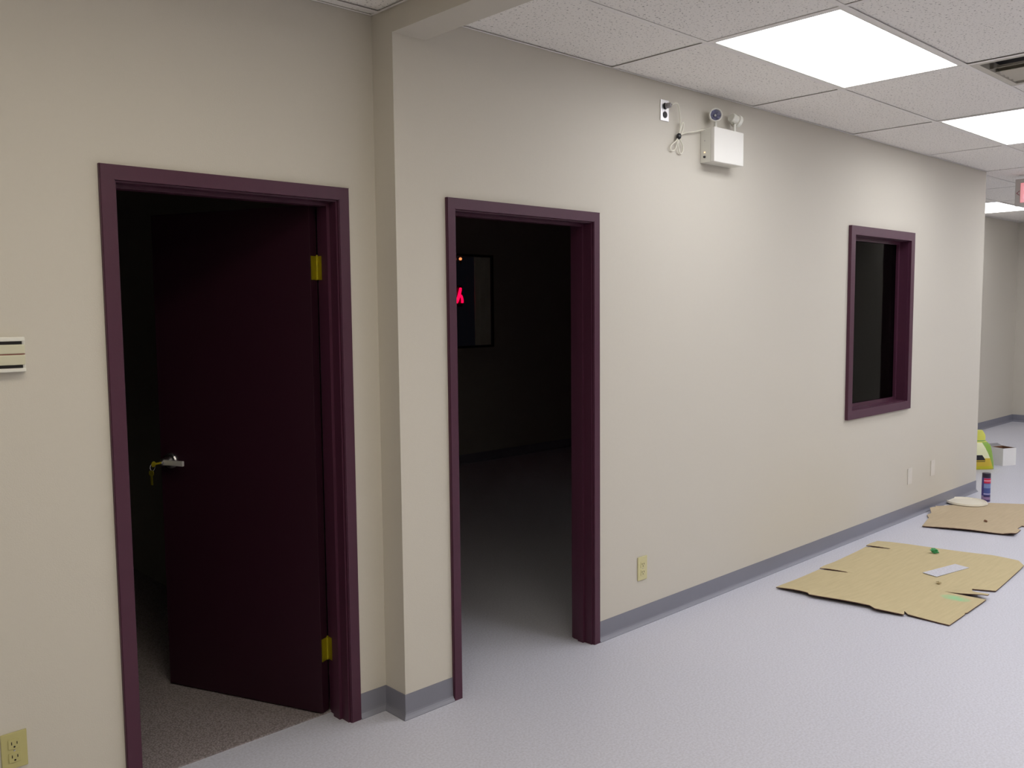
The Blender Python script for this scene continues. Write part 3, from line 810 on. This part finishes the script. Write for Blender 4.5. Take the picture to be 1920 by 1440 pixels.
# slips lying on the nearer sheet
pts = [(3.379, -.658), (3.352, -.751), (3.679, -.818), (3.702, -.728)]
bm = B(); cs = [(a * (1 - v) + b * v, c * (1 - v) + d * v) for (a, c), (b, d) in zip(pts, pts[1:] + pts[:1]) for v in (0, .25, .5, .75)] + [(3.53, -.74), (3.45, -.72), (3.6, -.75)]
zt = [max(z1(*p) for p in cs) + TH + .0008] * 4
lo = [bm.verts.new((p[0], p[1], z)) for p, z in zip(pts, zt)]; hi = [bm.verts.new((p[0], p[1], z + .002)) for p, z in zip(pts, zt)]
bm.faces.new(lo); bm.faces.new(hi)
for i in range(4): bm.faces.new((lo[i], lo[(i + 1) % 4], hi[(i + 1) % 4], hi[i]))
tag(link('vinyl_strip', bm, M_FLOOR), 'pale strip of floor vinyl lying on the nearer cardboard', 'offcut')
def crumple(name, x, y, z, r, m, label, cat, seed):
    bm = B(); bmesh.ops.create_icosphere(bm, subdivisions=3, radius=r)
    for v in bm.verts:
        d = 1 + .9 * noise.noise(v.co * (1.7 / r) + Vector((seed, 0, 0))); v.co *= d; v.co.z *= .55
    mz = min(v.co.z for v in bm.verts)
    o = link(name, bm, m, loc=(x, y, z - mz)); tag(o, label, cat); return o
crumple('tape_scrap', 3.87, -.537, z1(3.87, -.537) + TH, .022, M_GREEN, 'crumpled green tape scrap on the nearer cardboard', 'scrap', 3)
crumple('paper_crumb', 3.225, -.812, z1(3.225, -.812) + TH, .012, M_CARD1, 'small pale crumb on the nearer cardboard', 'scrap', 8)
crumple('plaster_crumb', 4.55, -1.02, 0, .009, M_BOXWHITE, 'tiny white crumb on the floor between the cardboard sheets', 'scrap', 12)
crumple('dark_crumb', 5.0, -.47, z2(5.0, -.47) + TH, .012, M_BOXIN, 'small dark crumb on the farther cardboard', 'scrap', 15)

# pail lid
LX, LY, LR = 5.585, -.125, .150
t = thing('pail_lid', 'round cream plastic pail lid lying on the farther cardboard', 'lid', (LX, LY, z2(LX, LY) + TH + .003))
link('disc', lathe(B(), [(0, .0), (LR - .02, .0), (LR, .0), (LR + .003, .008), (LR, .017), (LR - .006, .017), (LR - .009, .011), (LR - .03, .011), (LR - .034, .008), (0, .008)], 48), M_LID, t)
link('rim', lathe(B(), [(LR - .001, .002), (LR + .0065, .002), (LR + .0065, .006), (LR - .001, .006)], 48), M_LID, t)

# spray can
t = thing('spray_can', 'dark blue aerosol can with red band and black cap standing behind the lid', 'can', (5.775, -.212, .0))
t.location.z = max(z2(5.775, -.212) + TH, 0) if False else 0.0
t.location = (5.80, -.20, 0.0)
link('body', lathe(B(), [(0, .002), (.028, .002), (.031, .0), (.0335, .004), (.0335, .198), (.031, .203), (0, .203)], 32), M_CAN, t, smooth=False)
link('cap', lathe(B(), [(0, .200), (.0325, .200), (.0325, .234), (.030, .238), (0, .238)], 32), M_CANTOP, t)

# carton
t = thing('carton', 'small open white carton with brown inside, standing behind the yellow bag', 'box', (7.756, .300, 0), rz=math.radians(-25))
w_, d_, h_, k = .085, .085, .178, .004
for (x0, x1, y0, y1, ix, iy) in ((-w_, w_, -d_, -d_ + k, 0, 1), (-w_, w_, d_ - k, d_, 0, -1), (-w_, -w_ + k, -d_ + k, d_ - k, 1, 0), (w_ - k, w_, -d_ + k, d_ - k, -1, 0)):
    one_box('side_panel', M_BOXWHITE, t, x0, x1, y0, y1, 0, h_)
    q = .0012
    if iy: one_box('lining', M_BOXIN, t, -w_ + k + q, w_ - k - q, (y1 if iy > 0 else y0 - q), (y1 + q if iy > 0 else y0), k, h_ - .001)
    else: one_box('lining', M_BOXIN, t, (x1 if ix > 0 else x0 - q), (x1 + q if ix > 0 else x0), -d_ + k, d_ - k, k, h_ - .001)
one_box('base_panel', M_BOXIN, t, -w_ + k, w_ - k, -d_ + k, d_ - k, 0, k)
bm = box(B(), -d_ + .004, d_ - .004, 0, .003, 0, .06)
o = link('flap', bm, M_GREYFLAP, t, loc=(0, d_, h_)); o.rotation_euler = (math.radians(-72), 0, 0)

# yellow bag: a standing pillow bag, its throat twisted over
t = thing('plastic_bag', 'yellow and green printed plastic bag standing on the floor past the wall end', 'bag', (7.31, .385, 0), rz=math.radians(-43))
bm = B(); NU, NZ = 36, 26; rings = []
for iz in range(NZ + 1):
    v = iz / NZ; z = .39 * v
    if v < .62: hw = .160 - .045 * (v / .62) ** 1.5
    elif v < .74: hw = .115 - .050 * (v - .62) / .12
    else: hw = .062 - .034 * (v - .74) / .26 + .016 * math.sin((v - .74) / .26 * math.pi)
    dp = .075 * max(.10, math.sin(min(1, (v + .25)) * math.pi * .78)) if v < .7 else .022 + .02 * (1 - v)
    ring = []
    for iu in range(NU):
        a = 2 * math.pi * iu / NU; ca, sa = math.cos(a), math.sin(a)
        x = hw * math.copysign(abs(ca) ** .7, ca); y = dp * math.copysign(abs(sa) ** .9, sa)
        q = noise.noise(Vector((x * 16, y * 16 + 4, z * 14))) * .010 * min(1, v * 5)
        ring.append(bm.verts.new((x * (1 + q * 3) + (.02 * max(0, v - .6)), y + q, z)))
    rings.append(ring)
for a, b in zip(rings, rings[1:]):
    for i in range(NU): bm.faces.new((a[i], a[(i + 1) % NU], b[(i + 1) % NU], b[i]))
bm.faces.new(rings[0]); bm.faces.new(rings[-1])
link('pouch', bm, M_BAG, t, smooth=True)
s = B(); tube(s, [(.07 * math.cos(a), .03 * math.sin(a), .285) for a in [i * math.pi / 8 for i in range(17)]], .004, 6, 2)
link('tie', s, M_GREEN, t)
